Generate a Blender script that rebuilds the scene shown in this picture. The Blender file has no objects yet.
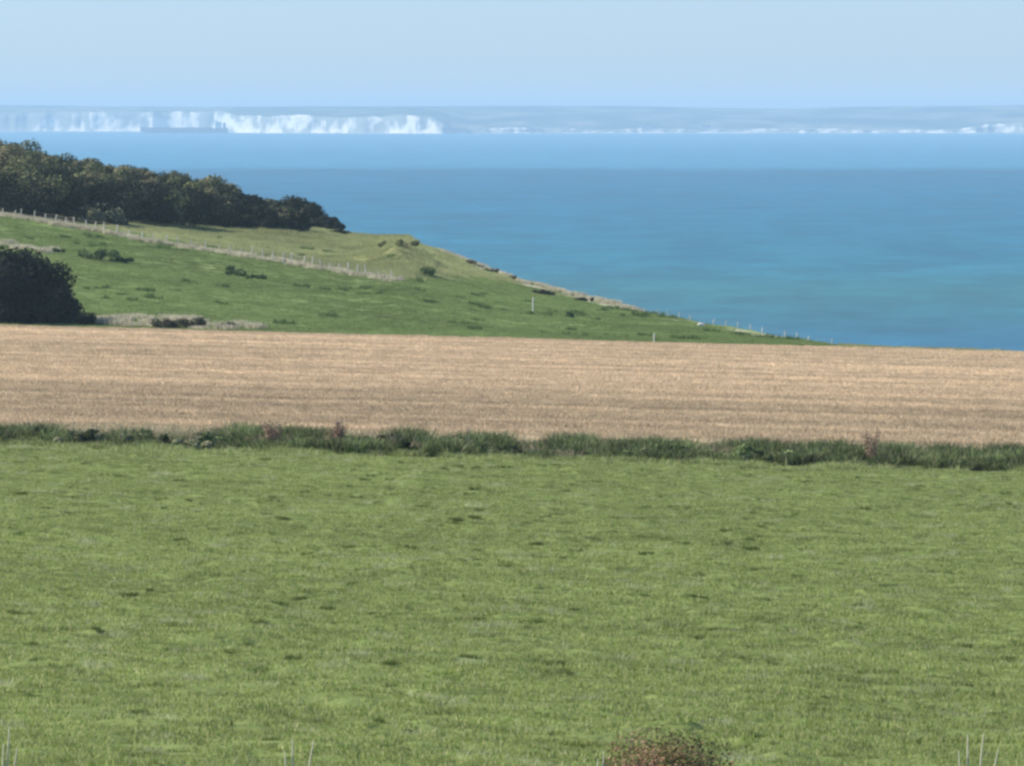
import bpy, math, random
import numpy as np
from mathutils import Vector, Euler, Matrix

R = math.radians
sc = bpy.context.scene
C = sc.collection

# ---------------------------------------------------------------- camera, light, exposure
FOC = 7322.0            # focal length in pixels of a 1024 px wide frame (a long telephoto view)
EYE = 60.0              # camera height above the sea
HOR = 115.2             # picture row of true eye level
cam_d = bpy.data.cameras.new('camera')
cam = bpy.data.objects.new('camera', cam_d); C.objects.link(cam)
cam_d.sensor_width = 36.0
cam_d.lens = 36.0 * FOC / 1024.0
cam.location = (0, 0, EYE)
cam.rotation_euler = (R(90) - math.atan((383 - HOR) / FOC), 0, 0)
cam_d.clip_start = 1.0
cam_d.clip_end = 90000.0
sc.camera = cam

SUN_AZ, SUN_EL = 78.0, 38.0     # degrees to the left of the view direction, above the horizon
w = bpy.data.worlds.new('World'); sc.world = w; w.use_nodes = True
nt = w.node_tree; nt.nodes.clear()
sky = nt.nodes.new('ShaderNodeTexSky'); sky.sky_type = 'NISHITA'; sky.sun_disc = False
sky.sun_elevation = R(SUN_EL); sky.sun_rotation = R(360 - SUN_AZ)
sky.altitude = 0; sky.air_density = 1.0; sky.dust_density = 0.0; sky.ozone_density = 3.0
bg = nt.nodes.new('ShaderNodeBackground'); bg.inputs['Strength'].default_value = 0.10
wo = nt.nodes.new('ShaderNodeOutputWorld')
# the marine haze layer low on the horizon is blue, not yellow
tcw = nt.nodes.new('ShaderNodeTexCoord'); spw = nt.nodes.new('ShaderNodeSeparateXYZ'); nt.links.new(tcw.outputs['Generated'], spw.inputs[0])
rmw = nt.nodes.new('ShaderNodeValToRGB'); nt.links.new(spw.outputs['Z'], rmw.inputs['Fac'])
rmw.color_ramp.elements[0].position = 0.0; rmw.color_ramp.elements[0].color = (.455, .63, 1.06, 1)
rmw.color_ramp.elements[1].position = 0.25; rmw.color_ramp.elements[1].color = (1, 1, 1.05, 1)
mxw = nt.nodes.new('ShaderNodeMix'); mxw.data_type = 'RGBA'; mxw.blend_type = 'MULTIPLY'; mxw.inputs[0].default_value = 1.0
nt.links.new(sky.outputs[0], mxw.inputs[6]); nt.links.new(rmw.outputs[0], mxw.inputs[7]); nt.links.new(mxw.outputs[2], bg.inputs['Color']); nt.links.new(bg.outputs[0], wo.inputs['Surface'])

sd = bpy.data.lights.new('sun', 'SUN'); sun = bpy.data.objects.new('sun', sd); C.objects.link(sun)
sd.energy = 5.0; sd.angle = R(0.5); sd.color = (1.0, 0.93, 0.80)
to_sun = Vector((-math.sin(R(SUN_AZ)) * math.cos(R(SUN_EL)), math.cos(R(SUN_AZ)) * math.cos(R(SUN_EL)), math.sin(R(SUN_EL))))
sun.rotation_euler = to_sun.to_track_quat('Z', 'Y').to_euler()

sc.render.engine = 'CYCLES'
sc.view_settings.view_transform = 'Standard'; sc.view_settings.look = 'None'
sc.view_settings.gamma = 1.0; sc.view_settings.exposure = 0.64
sc.cycles.max_bounces = 6; sc.cycles.diffuse_bounces = 3; sc.cycles.glossy_bounces = 2
sc.cycles.transmission_bounces = 2; sc.cycles.volume_bounces = 1; sc.cycles.transparent_max_bounces = 6
sc.cycles.use_denoising = True
sc.cycles.pixel_filter_type = 'BLACKMAN_HARRIS'; sc.cycles.filter_width = 2.7   # the soft look of a long phone zoom

# ---------------------------------------------------------------- numpy noise
def _h(ix, iy, s):
    n = (ix.astype(np.int64) * 374761393 + iy.astype(np.int64) * 668265263 + s * 2147483647) & 0xFFFFFFFF
    n = ((n ^ (n >> 13)) * 1274126177) & 0xFFFFFFFF
    return ((n ^ (n >> 16)) & 0xFFFFFF) / float(0xFFFFFF)
def vnoise(x, y, s=0):
    x = np.asarray(x, float); y = np.asarray(y, float)
    ix = np.floor(x); iy = np.floor(y); fx = x - ix; fy = y - iy
    fx = fx * fx * (3 - 2 * fx); fy = fy * fy * (3 - 2 * fy)
    a = _h(ix, iy, s); b = _h(ix + 1, iy, s); c = _h(ix, iy + 1, s); d = _h(ix + 1, iy + 1, s)
    return (a + (b - a) * fx) * (1 - fy) + (c + (d - c) * fx) * fy
def fbm(x, y, s=0, o=4):
    r = 0; a = 1; t = 0
    for k in range(o):
        r = r + a * vnoise(np.asarray(x) * 2 ** k, np.asarray(y) * 2 ** k, s + k * 17); t += a; a *= .5
    return r / t - .5

# ---------------------------------------------------------------- terrain height
DROP_Y = [-200, 0, 30, 60, 95, 302, 600, 1200]
DROP_Z = [1.2, 1.6, 4.2, 6.7, 8.44, 14.14, 18.35, 26.0]
CR_P = [-900, -300, 0, 60, 120, 200, 300, 350, 400, 440, 480, 520, 560, 600, 650, 700, 750, 800, 850, 900, 1100, 2200]
CR_Y = [120, 140, 167, 176, 186, 202, 222, 232, 236, 250, 265.5, 280.5, 291, 300.5, 312.5, 321.5, 330, 339, 347, 352, 362, 380]
CR_D = [1050, 1010, 985, 985, 980, 970, 950, 930, 900, 880, 860, 840, 815, 785, 745, 705, 670, 642, 622, 612, 608, 606]
EDGE = 600.0
def base_z(x, y):
    return EYE - np.interp(y, DROP_Y, DROP_Z) - 0.026 * np.asarray(x)
def crest(p):
    return np.interp(p, CR_P, CR_Y), np.interp(p, CR_P, CR_D)
def Z(x, y):
    """height of the land at world x, y"""
    x = np.asarray(x, float); y = np.asarray(y, float)
    z = base_z(x, y)
    z = z + 0.10 * fbm(x / 14, y / 9, 3, 3) * np.clip((y - 20) / 40, 0, 1)
    near = np.clip((y - 20) / 40, 0, 1) * np.clip((300 - y) / 10, 0.0, 1)
    z = z + 0.12 * fbm(x / 2.6, y / 3.2, 5, 3) * near
    z = z + 0.42 * np.maximum(fbm(x / 1.2, y / .8, 6, 2) + .01, 0) * near + 0.04 * fbm(x / .45, y / .6, 7, 2) * near
    yy = np.maximum(y, 1.0)
    p = 512 + x / yy * FOC
    cy, cd = crest(p)
    cz = EYE - (cy - HOR) / FOC * cd
    xe = x / yy * EDGE
    ez = base_z(xe, EDGE)
    t = (y - EDGE) / np.maximum(cd - EDGE, 1)
    tt = np.clip(t, 0, 1)
    lump = 1.1 * fbm(x / 30, y / 45, 11, 4) * np.sin(np.pi * tt) * np.clip((cd - EDGE) / 200, 0, 1)
    lump = lump + 0.3 * fbm(x / 7, y / 9, 12, 3) * np.clip(t * 4, 0, 1)
    # the grassy hummock below the cliff path, and the low bank where the fence ends
    def bump(px, yc, sx, sy, h):
        xc = (px - 512) / FOC * yc
        return h * np.exp(-((x - xc) / sx) ** 2 - ((y - yc) / sy) ** 2)
    lump = lump + bump(408, 800, 3.2, 12, 1.5) + bump(372, 812, 4, 14, .7) + bump(300, 880, 8, 16, .8)
    hz = ez + (cz - ez) * tt + lump
    ov = np.maximum(y - cd, 0)
    hz = hz - 0.25 * np.minimum(ov, 8) - 1.6 * np.maximum(ov - 8, 0)
    z = np.where(y > EDGE, hz, z)
    return np.maximum(z, -0.6)
def hit(px, py, d0=560.0, d1=1000.0):
    """first land point met by the sight line, used to set things down on the slope"""
    d = np.linspace(d0, d1, 3000); x = (px - 512) / FOC * d
    zr = EYE - (py - HOR) / FOC * d
    k = np.argmax(Z(x, d) >= zr)
    return float(x[k]), float(d[k])
def ground(x, y): return float(Z(x, y))

# ---------------------------------------------------------------- object helpers
def new_obj(name, me, parent=None, mat=None, **props):
    o = bpy.data.objects.new(name, me); C.objects.link(o)
    if mat is not None: me.materials.append(mat)
    if parent is not None: o.parent = parent
    for k, v in props.items(): o[k] = v
    return o
def thing(name, label, cat, loc=(0, 0, 0), rz=0.0, group=None):
    o = bpy.data.objects.new(name, None); C.objects.link(o)
    o.location = loc; o.rotation_euler = (0, 0, rz); o.empty_display_size = .2
    o['label'] = label; o['category'] = cat
    if group: o['group'] = group
    return o
def mesh_from(name, V, F, smooth=False, cols=None):
    """V (n,3); F (m,k) arrays of equal sided faces, or list of lists"""
    me = bpy.data.meshes.new(name)
    V = np.asarray(V, np.float32)
    if isinstance(F, np.ndarray):
        m, k = F.shape
        me.vertices.add(len(V)); me.vertices.foreach_set('co', V.ravel())
        me.loops.add(m * k); me.loops.foreach_set('vertex_index', F.astype(np.int32).ravel())
        me.polygons.add(m); me.polygons.foreach_set('loop_start', np.arange(m, dtype=np.int32) * k)
        me.polygons.foreach_set('loop_total', np.full(m, k, np.int32))
    else:
        me.from_pydata(V.tolist(), [], F)
    if cols is not None:
        a = me.color_attributes.new('col', 'FLOAT_COLOR', 'POINT')
        cc = np.ones((len(V), 4), np.float32); cc[:, :3] = cols
        a.data.foreach_set('color', cc.ravel())
    if smooth: me.polygons.foreach_set('use_smooth', np.ones(len(me.polygons), bool))
    me.update(calc_edges=True)
    return me
def grid_mesh(name, X, Y, Zz, smooth=True, cols=None):
    n, m = X.shape
    V = np.stack([X, Y, Zz], -1).reshape(-1, 3)
    i = np.arange(n * m).reshape(n, m)
    F = np.stack([i[:-1, :-1], i[:-1, 1:], i[1:, 1:], i[1:, :-1]], -1).reshape(-1, 4)
    return mesh_from(name, V, F, smooth, cols)
class MB:
    def __init__(s): s.V = []; s.F = []
    def box(s, x0, x1, y0, y1, z0, z1):
        b = len(s.V)
        s.V += [(x0, y0, z0), (x1, y0, z0), (x1, y1, z0), (x0, y1, z0), (x0, y0, z1), (x1, y0, z1), (x1, y1, z1), (x0, y1, z1)]
        s.F += [[b + k for k in f] for f in ((0, 3, 2, 1), (4, 5, 6, 7), (0, 1, 5, 4), (1, 2, 6, 5), (2, 3, 7, 6), (3, 0, 4, 7))]
    def tube(s, pts, rad, n=7):
        pts = [Vector(p) for p in pts]; b = len(s.V)
        for k, p in enumerate(pts):
            t = (pts[min(k + 1, len(pts) - 1)] - pts[max(k - 1, 0)]).normalized()
            u = t.cross(Vector((.3, 1, .2))).normalized(); v = t.cross(u)
            for a in range(n):
                q = p + (u * math.cos(a * 2 * math.pi / n) + v * math.sin(a * 2 * math.pi / n)) * rad[k]
                s.V.append(tuple(q))
        for k in range(len(pts) - 1):
            for a in range(n):
                s.F.append([b + k * n + a, b + k * n + (a + 1) % n, b + (k + 1) * n + (a + 1) % n, b + (k + 1) * n + a])
        s.F.append([b + a for a in range(n)][::-1]); s.F.append([b + (len(pts) - 1) * n + a for a in range(n)])
    def prism(s, poly, y0, y1):
        """outline in x,z extruded along y"""
        b = len(s.V); n = len(poly)
        s.V += [(p[0], y0, p[1]) for p in poly] + [(p[0], y1, p[1]) for p in poly]
        s.F += [[b + k for k in range(n)], [b + n + k for k in range(n)][::-1]]
        for k in range(n): s.F.append([b + k, b + n + k, b + n + (k + 1) % n, b + (k + 1) % n])
    def build(s, name, mat, parent=None, smooth=False, bevel=0):
        me = mesh_from(name, s.V, s.F, smooth)
        o = new_obj(name, me, parent, mat)
        if bevel:
            m = o.modifiers.new('bevel', 'BEVEL'); m.width = bevel; m.segments = 2
        return o

# ---------------------------------------------------------------- materials
def mat_new(name, rough=.9, spec=.2):
    m = bpy.data.materials.new(name); m.use_nodes = True
    n = m.node_tree; b = n.nodes['Principled BSDF']
    b.inputs['Roughness'].default_value = rough
    b.inputs['Specular IOR Level'].default_value = spec
    return m, n, b
def N(n, t, **kw):
    o = n.nodes.new(t)
    for k, v in kw.items(): setattr(o, k, v)
    return o
def noise(n, scale, vec=None, detail=4, rough=.55, dist=0):
    t = N(n, 'ShaderNodeTexNoise'); t.inputs['Scale'].default_value = scale
    t.inputs['Detail'].default_value = detail; t.inputs['Roughness'].default_value = rough; t.inputs['Distortion'].default_value = dist
    if vec is not None: n.links.new(vec, t.inputs['Vector'])
    return t.outputs['Fac']
def ramp(n, fac, stops, interp='LINEAR'):
    r = N(n, 'ShaderNodeValToRGB'); r.color_ramp.interpolation = interp
    e = r.color_ramp.elements
    while len(e) < len(stops): e.new(.5)
    for k, (p, c) in enumerate(stops):
        e[k].position = p; e[k].color = (c, c, c, 1) if isinstance(c, (int, float)) else (*c, 1)
    n.links.new(fac, r.inputs['Fac']); return r.outputs['Color']
def mix(n, fac, a, b, mode='MIX'):
    m = N(n, 'ShaderNodeMix', data_type='RGBA', blend_type=mode)
    for sock, v in ((m.inputs[0], fac), (m.inputs[6], a), (m.inputs[7], b)):
        if hasattr(v, 'links') or hasattr(v, 'is_linked'): n.links.new(v, sock)
        elif isinstance(v, (int, float)): sock.default_value = v
        else: sock.default_value = (*v, 1)
    return m.outputs[2]
def wpos(n, scale=(1, 1, 1), rz=0.0):
    """world position (the objects here stand unscaled in the world)"""
    g = N(n, 'ShaderNodeNewGeometry'); m = N(n, 'ShaderNodeMapping')
    m.inputs['Scale'].default_value = scale; m.inputs['Rotation'].default_value = (0, 0, rz)
    n.links.new(g.outputs['Position'], m.inputs['Vector']); return m.outputs['Vector']
def bump(n, b, h, strength, dist):
    k = N(n, 'ShaderNodeBump'); k.inputs['Strength'].default_value = strength; k.inputs['Distance'].default_value = dist
    n.links.new(h, k.inputs['Height']); n.links.new(k.outputs['Normal'], b.inputs['Normal'])
def mathn(n, op, a, b=None):
    m = N(n, 'ShaderNodeMath', operation=op)
    for s, v in ((m.inputs[0], a), (m.inputs[1], b)):
        if v is None: continue
        if isinstance(v, (int, float)): s.default_value = v
        else: n.links.new(v, s)
    return m.outputs[0]
def plain(name, col, rough=.8, var=.15, scale=3.0, spec=.2, metal=0):
    m, n, b = mat_new(name, rough, spec)
    tc = N(n, 'ShaderNodeTexCoord')
    f = noise(n, scale, tc.outputs['Object'])
    lo = tuple(c * (1 - var) for c in col); hi = tuple(min(1, c * (1 + var)) for c in col)
    n.links.new(ramp(n, f, [(.3, lo), (.7, hi)]), b.inputs['Base Color'])
    b.inputs['Metallic'].default_value = metal
    return m
def grey_belt(n):
    """0..1 mask of the greyer belt in the near part of the stubble field"""
    g = N(n, 'ShaderNodeSeparateXYZ'); n.links.new(wpos(n), g.inputs[0])
    y = mathn(n, 'ADD', g.outputs['Y'], mathn(n, 'MULTIPLY', noise(n, 1.0, wpos(n, (.02, .05, 0)), 4), 90))
    rr = N(n, 'ShaderNodeMapRange'); rr.inputs[1].default_value = 300; rr.inputs[2].default_value = 640; n.links.new(y, rr.inputs[0])
    return ramp(n, rr.outputs[0], [(.18, 0), (.26, .9), (.42, .8), (.56, 0)])
def leafy(name, transl=.25, rough=.75, patch=None, belt=None):
    """leaves and blades: colour stored per blade, varied in large patches, a little light coming through"""
    m, n, b = mat_new(name, rough, .12)
    a = N(n, 'ShaderNodeAttribute', attribute_name='col')
    c = a.outputs['Color']
    if patch:
        for sc_, aniso, lo, hi in patch:
            f = noise(n, sc_, wpos(n, aniso), 3)
            c = mix(n, 1.0, c, ramp(n, f, [(.32, lo), (.68, hi)]), 'MULTIPLY')
    if belt: c = mix(n, grey_belt(n), c, mix(n, 1, c, belt, 'MULTIPLY'))
    n.links.new(c, b.inputs['Base Color'])
    t = N(n, 'ShaderNodeBsdfTranslucent'); n.links.new(c, t.inputs['Color'])
    mx = N(n, 'ShaderNodeMixShader'); mx.inputs[0].default_value = transl
    n.links.new(b.outputs[0], mx.inputs[1]); n.links.new(t.outputs[0], mx.inputs[2])
    n.links.new(mx.outputs[0], n.nodes['Material Output'].inputs['Surface'])
    return m

# meadow soil-and-grass ground
def meadow_mat():
    m, n, b = mat_new('meadow_ground', .95, .1)
    f = noise(n, .35, wpos(n, (1, .5, 1)), 6)
    g = noise(n, 5, wpos(n), 5)
    c = ramp(n, f, [(.35, (.15, .20, .06)), (.65, (.195, .245, .08))])
    c = mix(n, .5, c, ramp(n, g, [(.3, (.10, .15, .04)), (.7, (.215, .26, .09))]))
    n.links.new(c, b.inputs['Base Color']); bump(n, b, g, .6, .05)
    return m
STUB_BANDS = None
def stubble_col(n):
    """straw-strewn soil: bands left by the harvester run across the field"""
    v = wpos(n, (.012, .16, 0), R(-1.2))
    f1 = noise(n, 1.0, v, 4, .6)
    f2 = noise(n, 3.1, v, 4, .6)
    c = ramp(n, f1, [(.38, (.40, .295, .19)), (.50, (.54, .41, .27)), (.62, (.68, .54, .37))])
    c = mix(n, .45, c, ramp(n, f2, [(.35, (.36, .25, .16)), (.5, (.45, .32, .20)), (.65, (.56, .42, .27))]))
    return c
def stubble_ground_mat():
    m, n, b = mat_new('stubble_ground', .95, .1)
    c = stubble_col(n)
    f = grey_belt(n)
    s = noise(n, 9, wpos(n, (.25, 1, 1)), 4)
    c = mix(n, f, c, (.34, .27, .175))
    c = mix(n, .5, c, mix(n, 1, c, ramp(n, s, [(.35, .55), (.65, 1.35)]), 'MULTIPLY'))
    n.links.new(c, b.inputs['Base Color']); bump(n, b, s, .6, .06)
    return m
def headland_mat():
    m, n, b = mat_new('headland_turf', .95, .1)
    a = N(n, 'ShaderNodeAttribute', attribute_name='col')
    f = noise(n, .25, wpos(n, (1, .4, 1)), 6)
    c = mix(n, 1, a.outputs['Color'], ramp(n, f, [(.3, .7), (.7, 1.2)]), 'MULTIPLY')
    n.links.new(c, b.inputs['Base Color']); bump(n, b, noise(n, 1.2, wpos(n, (1, .5, 1)), 5), .8, .3)
    return m
def sea_mat():
    m, n, b = mat_new('sea_water', .45, .25)
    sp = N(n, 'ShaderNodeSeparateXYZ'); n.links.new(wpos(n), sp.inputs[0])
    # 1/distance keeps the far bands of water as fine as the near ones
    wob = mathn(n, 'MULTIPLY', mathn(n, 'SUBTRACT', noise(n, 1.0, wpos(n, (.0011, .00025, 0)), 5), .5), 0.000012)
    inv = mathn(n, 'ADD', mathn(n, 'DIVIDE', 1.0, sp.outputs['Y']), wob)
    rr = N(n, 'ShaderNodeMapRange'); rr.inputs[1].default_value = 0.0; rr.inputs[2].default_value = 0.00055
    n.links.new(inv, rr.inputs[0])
    # cloud-shade and wind bands put into the water colour, milkier green near the shore
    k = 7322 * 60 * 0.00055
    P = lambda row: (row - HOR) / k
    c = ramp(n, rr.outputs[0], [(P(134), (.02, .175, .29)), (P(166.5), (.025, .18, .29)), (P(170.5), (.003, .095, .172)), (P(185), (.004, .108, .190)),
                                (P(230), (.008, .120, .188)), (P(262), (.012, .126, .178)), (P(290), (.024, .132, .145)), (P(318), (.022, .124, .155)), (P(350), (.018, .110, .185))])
    rip = noise(n, 1.0, wpos(n, (.018, .0045, 0)), 6, .65)
    c = mix(n, 1, c, ramp(n, rip, [(.36, .82), (.5, 1), (.64, 1.2)]), 'MULTIPLY')
    rip2 = noise(n, 1.0, wpos(n, (.055, .015, 0)), 5, .7)
    c = mix(n, 1, c, ramp(n, rip2, [(.34, .84), (.5, 1), (.66, 1.18)]), 'MULTIPLY')
    st = noise(n, 1.0, wpos(n, (.0025, .0010, 0)), 6, .6)
    c = mix(n, 1, c, ramp(n, st, [(.3, .92), (.7, 1.08)]), 'MULTIPLY')
    n.links.new(c, b.inputs['Base Color']); b.inputs['IOR'].default_value = 1.33
    bump(n, b, noise(n, .12, wpos(n, (1, .6, 1)), 6, .7), .5, .8)
    return m
def far_land_mat():
    m, n, b = mat_new('far_downs', .95, .05)
    f = noise(n, 1, wpos(n, (.0045, .0012, .006)), 5)
    n.links.new(ramp(n, f, [(.36, (.02, .04, .025)), (.48, (.05, .08, .05)), (.56, (.15, .16, .11)), (.62, (.25, .24, .18)), (.68, (.06, .09, .05))]), b.inputs['Base Color'])
    return m
def chalk_mat():
    m, n, b = mat_new('chalk', .9, .1)
    a = N(n, 'ShaderNodeAttribute', attribute_name='col')
    f = noise(n, 1, wpos(n, (.07, .07, .05)), 4, .6)
    c = mix(n, ramp(n, f, [(.52, 0), (.64, .5)]), a.outputs['Color'], (.22, .24, .17))
    n.links.new(c, b.inputs['Base Color'])
    return m

# ---------------------------------------------------------------- the land
def land_sheet(name, ys, mat, cols=None, colf=None, nx=600, fan=.17, half0=40):
    ys = np.asarray(ys, float)
    W = fan * np.maximum(ys, 0) + half0
    s = np.linspace(-1, 1, nx)
    X = s[None, :] * W[:, None]; Y = np.repeat(ys[:, None], nx, 1)
    Zz = Z(X, Y)
    cc = colf(X, Y).reshape(-1, 3) if colf else None
    return new_obj(name, grid_mesh(name, X, Y, Zz, True, cc), None, mat, kind='structure')
VERGE = 301.0
land_sheet('meadow', np.concatenate([np.arange(-60, 60, 6), np.arange(60, VERGE + .1, .25), [VERGE]]), meadow_mat(), nx=760, fan=.12, half0=14)
land_sheet('stubble_field', np.concatenate([[VERGE], np.arange(VERGE + 1.5, EDGE, 1.6), [EDGE]]), stubble_ground_mat())
def turf_colour(X, Y):
    p = 512 + X / np.maximum(Y, 1) * FOC
    cy, cd = crest(p)
    row = HOR + (EYE - Z(X, Y)) / Y * FOC
    nz = fbm(X / 9, Y / 14, 31, 4)
    green = np.array([.17, .225, .075]); rough = np.array([.27, .28, .12]); soil = np.array([.30, .23, .16]); chalk = np.array([.45, .40, .31])
    # rough pasture lies beyond the field fence, up to the scrub and the cliff path
    fp = np.interp(p, [-900, 0, 100, 200, 300, 400, 460, 520, 900], [150, 212, 228, 246, 262, 281, 276, 284, 360])
    t = np.clip((fp + 2 - row + nz * 10) / 5, 0, 1)[..., None]
    c = green * (1 - t) + rough * t
    # a worn path with bare chalky soil along the cliff top
    e = (cd - Y + nz * 10)
    rim = (np.clip(1 - np.abs(e - 1) / 7, 0, 1) * np.clip((p - 440) / 40, 0, 1) * np.clip((700 - p) / 100, 0, 1))[..., None]
    c = c * (1 - rim) + np.array([.16, .125, .085]) * rim
    q = (np.clip(1 - np.abs(e - 16) / 12, 0, 1) * np.clip((p - 430) / 60, 0, 1) * np.clip((900 - p) / 100, 0, 1))[..., None] * .8
    c = c * (1 - q) + chalk * q
    # brown margin where the plough stops
    mgn = (np.clip(1 - (Y - EDGE) / (5 + 16 * np.clip((260 - p) / 260, 0, 1)) + nz, 0, 1) * .7)[..., None]
    c = c * (1 - mgn) + soil * mgn
    c = np.where((Y > cd + 7)[..., None], np.array([.6, .58, .5]), c)
    return c
land_sheet('headland', np.concatenate([[EDGE], np.arange(EDGE + 1.5, 1010, 1.5), np.arange(1012, 1090, 4)]), headland_mat(), colf=turf_colour, nx=760)

# ---------------------------------------------------------------- sea and the far coast
def sea():
    ys = np.concatenate([[-900.], np.arange(400, 40500, 1600.)])
    xs = np.linspace(-9000, 9000, 13)
    X, Y = np.meshgrid(xs, ys)
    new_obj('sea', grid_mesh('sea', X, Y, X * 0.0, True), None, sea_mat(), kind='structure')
sea()

CO_P = [-1600, -200, 0, 60, 214, 228, 236, 300, 420, 443, 470, 600, 800, 1024, 1300, 2600]
CO_D = [27500, 27300, 27000, 26900, 26600, 26200, 24600, 24250, 23850, 23800, 24300, 24400, 24500, 24300, 24200, 24000]
TOP_P = [-1600, -100, 0, 40, 60, 110, 150, 190, 214, 222, 236, 262, 300, 340, 360, 400, 432, 450, 470, 520, 600, 640, 700, 760, 840, 900, 960, 990, 1024, 1300, 2600]
TOP_Y = [114, 112, 114, 112, 110.5, 110, 112.5, 112, 111, 111, 115, 116.5, 114.5, 117, 116, 114, 117.5, 127, 129, 127, 129.5, 128, 129.5, 129, 128.5, 130, 129, 124, 121, 118, 118]
SK_P = [-1600, -300, 0, 120, 260, 400, 520, 620, 700, 790, 860, 960, 1024, 1400, 2600]
SK_Y = [104, 103.5, 104.5, 106, 107.5, 107, 105.8, 106.8, 108.8, 109, 106.8, 106, 105.5, 106, 107]
def coast_geometry():
    p = np.arange(-1500, 2500, 1.0)
    D = np.interp(p, CO_P, CO_D)
    wx = p * 3.3
    plan = 90 * fbm(wx / 300, wx * 0, 41, 3) + 60 * np.abs(fbm(wx / 90, wx * 0, 42, 2)) + 12 * fbm(wx / 30, wx * 0, 43, 2)
    D = D + plan
    ty = np.interp(p, TOP_P, TOP_Y) + 2.2 * fbm(wx / 120, wx * 0, 44, 4) * np.interp(p, [230, 240, 440, 460], [1.4, 2.2, 2.2, .6])
    zt = EYE - (ty - HOR) / FOC * D
    zt = np.maximum(zt, 4)
    white = np.interp(p, [-1600, 0, 30, 50, 232, 240, 440, 446, 472, 480, 545, 552, 636, 640, 656, 660, 692, 696, 722, 727, 752, 758, 846, 850, 960, 990, 1100, 2600],
                      [-3, -3, -2, .05, .3, .55, .40, -.1, -.1, .3, .35, -.15, -.15, .5, .5, -.15, -.15, .6, .6, -.15, -.15, .4, .4, -.1, .1, .5, .4, .1])
    hts = np.array([0, .04, .12, .2, .35, .5, .65, .8, .9, 1.0])
    back = np.array([-14, -8, 2, 6, 10, 14, 17, 20, 26, 34.])
    rows_x = []; rows_y = []; rows_z = []; cc = []
    chalkc = np.array([.84, .78, .68]); turf = np.array([.13, .16, .08]); sand = np.array([.62, .58, .50])
    for h, bk in zip(hts, back):
        off = 16 * fbm(wx / 30, wx * 0 + h * 3, 45, 3) * (h > .05)
        d = D + bk + off
        rows_x.append((p - 512) / FOC * D); rows_y.append(d); rows_z.append(zt * h)
        patch = 1.3 * fbm(wx / 34, wx * 0 + h * 2.4, 46, 3)
        patch = patch + .7 * fbm(wx / 15 + 9, wx * 0 + h * 1.2, 48, 2) + .5 * fbm(wx / 150, wx * 0 + h, 49, 2)
        wfr = np.clip(white + .05 + patch * np.interp(p, [225, 240], [4.5, 4.0]) - .25 * (h > .85), 0, 1)[:, None]
        if h < .03: col = sand * .8 * np.ones((len(p), 3))
        else:
            veg_shade = np.array([.27, .28, .23]) if h < .97 else turf  # vegetation and shaded clefts, both painted into the cliff colour
            col = chalkc * wfr + veg_shade * (1 - wfr)
        cc.append(col)
    X = np.array(rows_x); Y = np.array(rows_y); Zz = np.array(rows_z)
    new_obj('chalk_cliffs', grid_mesh('chalk_cliffs', X, Y, Zz, False, np.array(cc).reshape(-1, 3)), None, chalk_mat(), kind='structure')
    # the downs behind, rising from the cliff top to the skyline
    sk = np.interp(p, SK_P, SK_Y) + .9 * fbm(p / 60, p * 0, 51, 4)
    dist = np.array([0, 300, 700, 1200, 1800, 2600, 3500, 4500, 5600, 7000, 9000.])
    prof = np.array([0, .08, .22, .36, .5, .62, .74, .86, .95, 1.0, .9])
    zs = EYE - (sk - HOR) / FOC * 32500
    X = []; Y = []; Zz = []
    for q, f in zip(dist, prof):
        d = D + 34 + q
        X.append((p - 512) / FOC * d if q else (p - 512) / FOC * D); Y.append(d + (0 if q else 0))
        r = 26 * fbm(wx / 1100, wx * 0 + q / 1500, 52, 4) * (1 if 0 < q < 6000 else 0)
        Zz.append(zt + (zs - zt) * f + r)
    new_obj('far_hills', grid_mesh('far_hills', np.array(X), np.array(Y), np.array(Zz), True), None, far_land_mat(), kind='structure')
    return p, D, zt
coast_p, coast_D, coast_z = coast_geometry()

# ---------------------------------------------------------------- haze over the strait
def haze():
    mb = MB(); mb.box(-8800, 8800, -850, 39500, -1.0, 128.0)
    m = bpy.data.materials.new('sea_haze'); m.use_nodes = True; n = m.node_tree; n.nodes.clear()
    v = N(n, 'ShaderNodeVolumePrincipled'); o = N(n, 'ShaderNodeOutputMaterial')
    v.inputs['Density'].default_value = 5.6e-5; v.inputs['Color'].default_value = (.53, .735, .92, 1); v.inputs['Anisotropy'].default_value = 0.0
    n.links.new(v.outputs[0], o.inputs['Volume'])
    h = mb.build('haze', m); h['kind'] = 'stuff'
haze()

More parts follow.
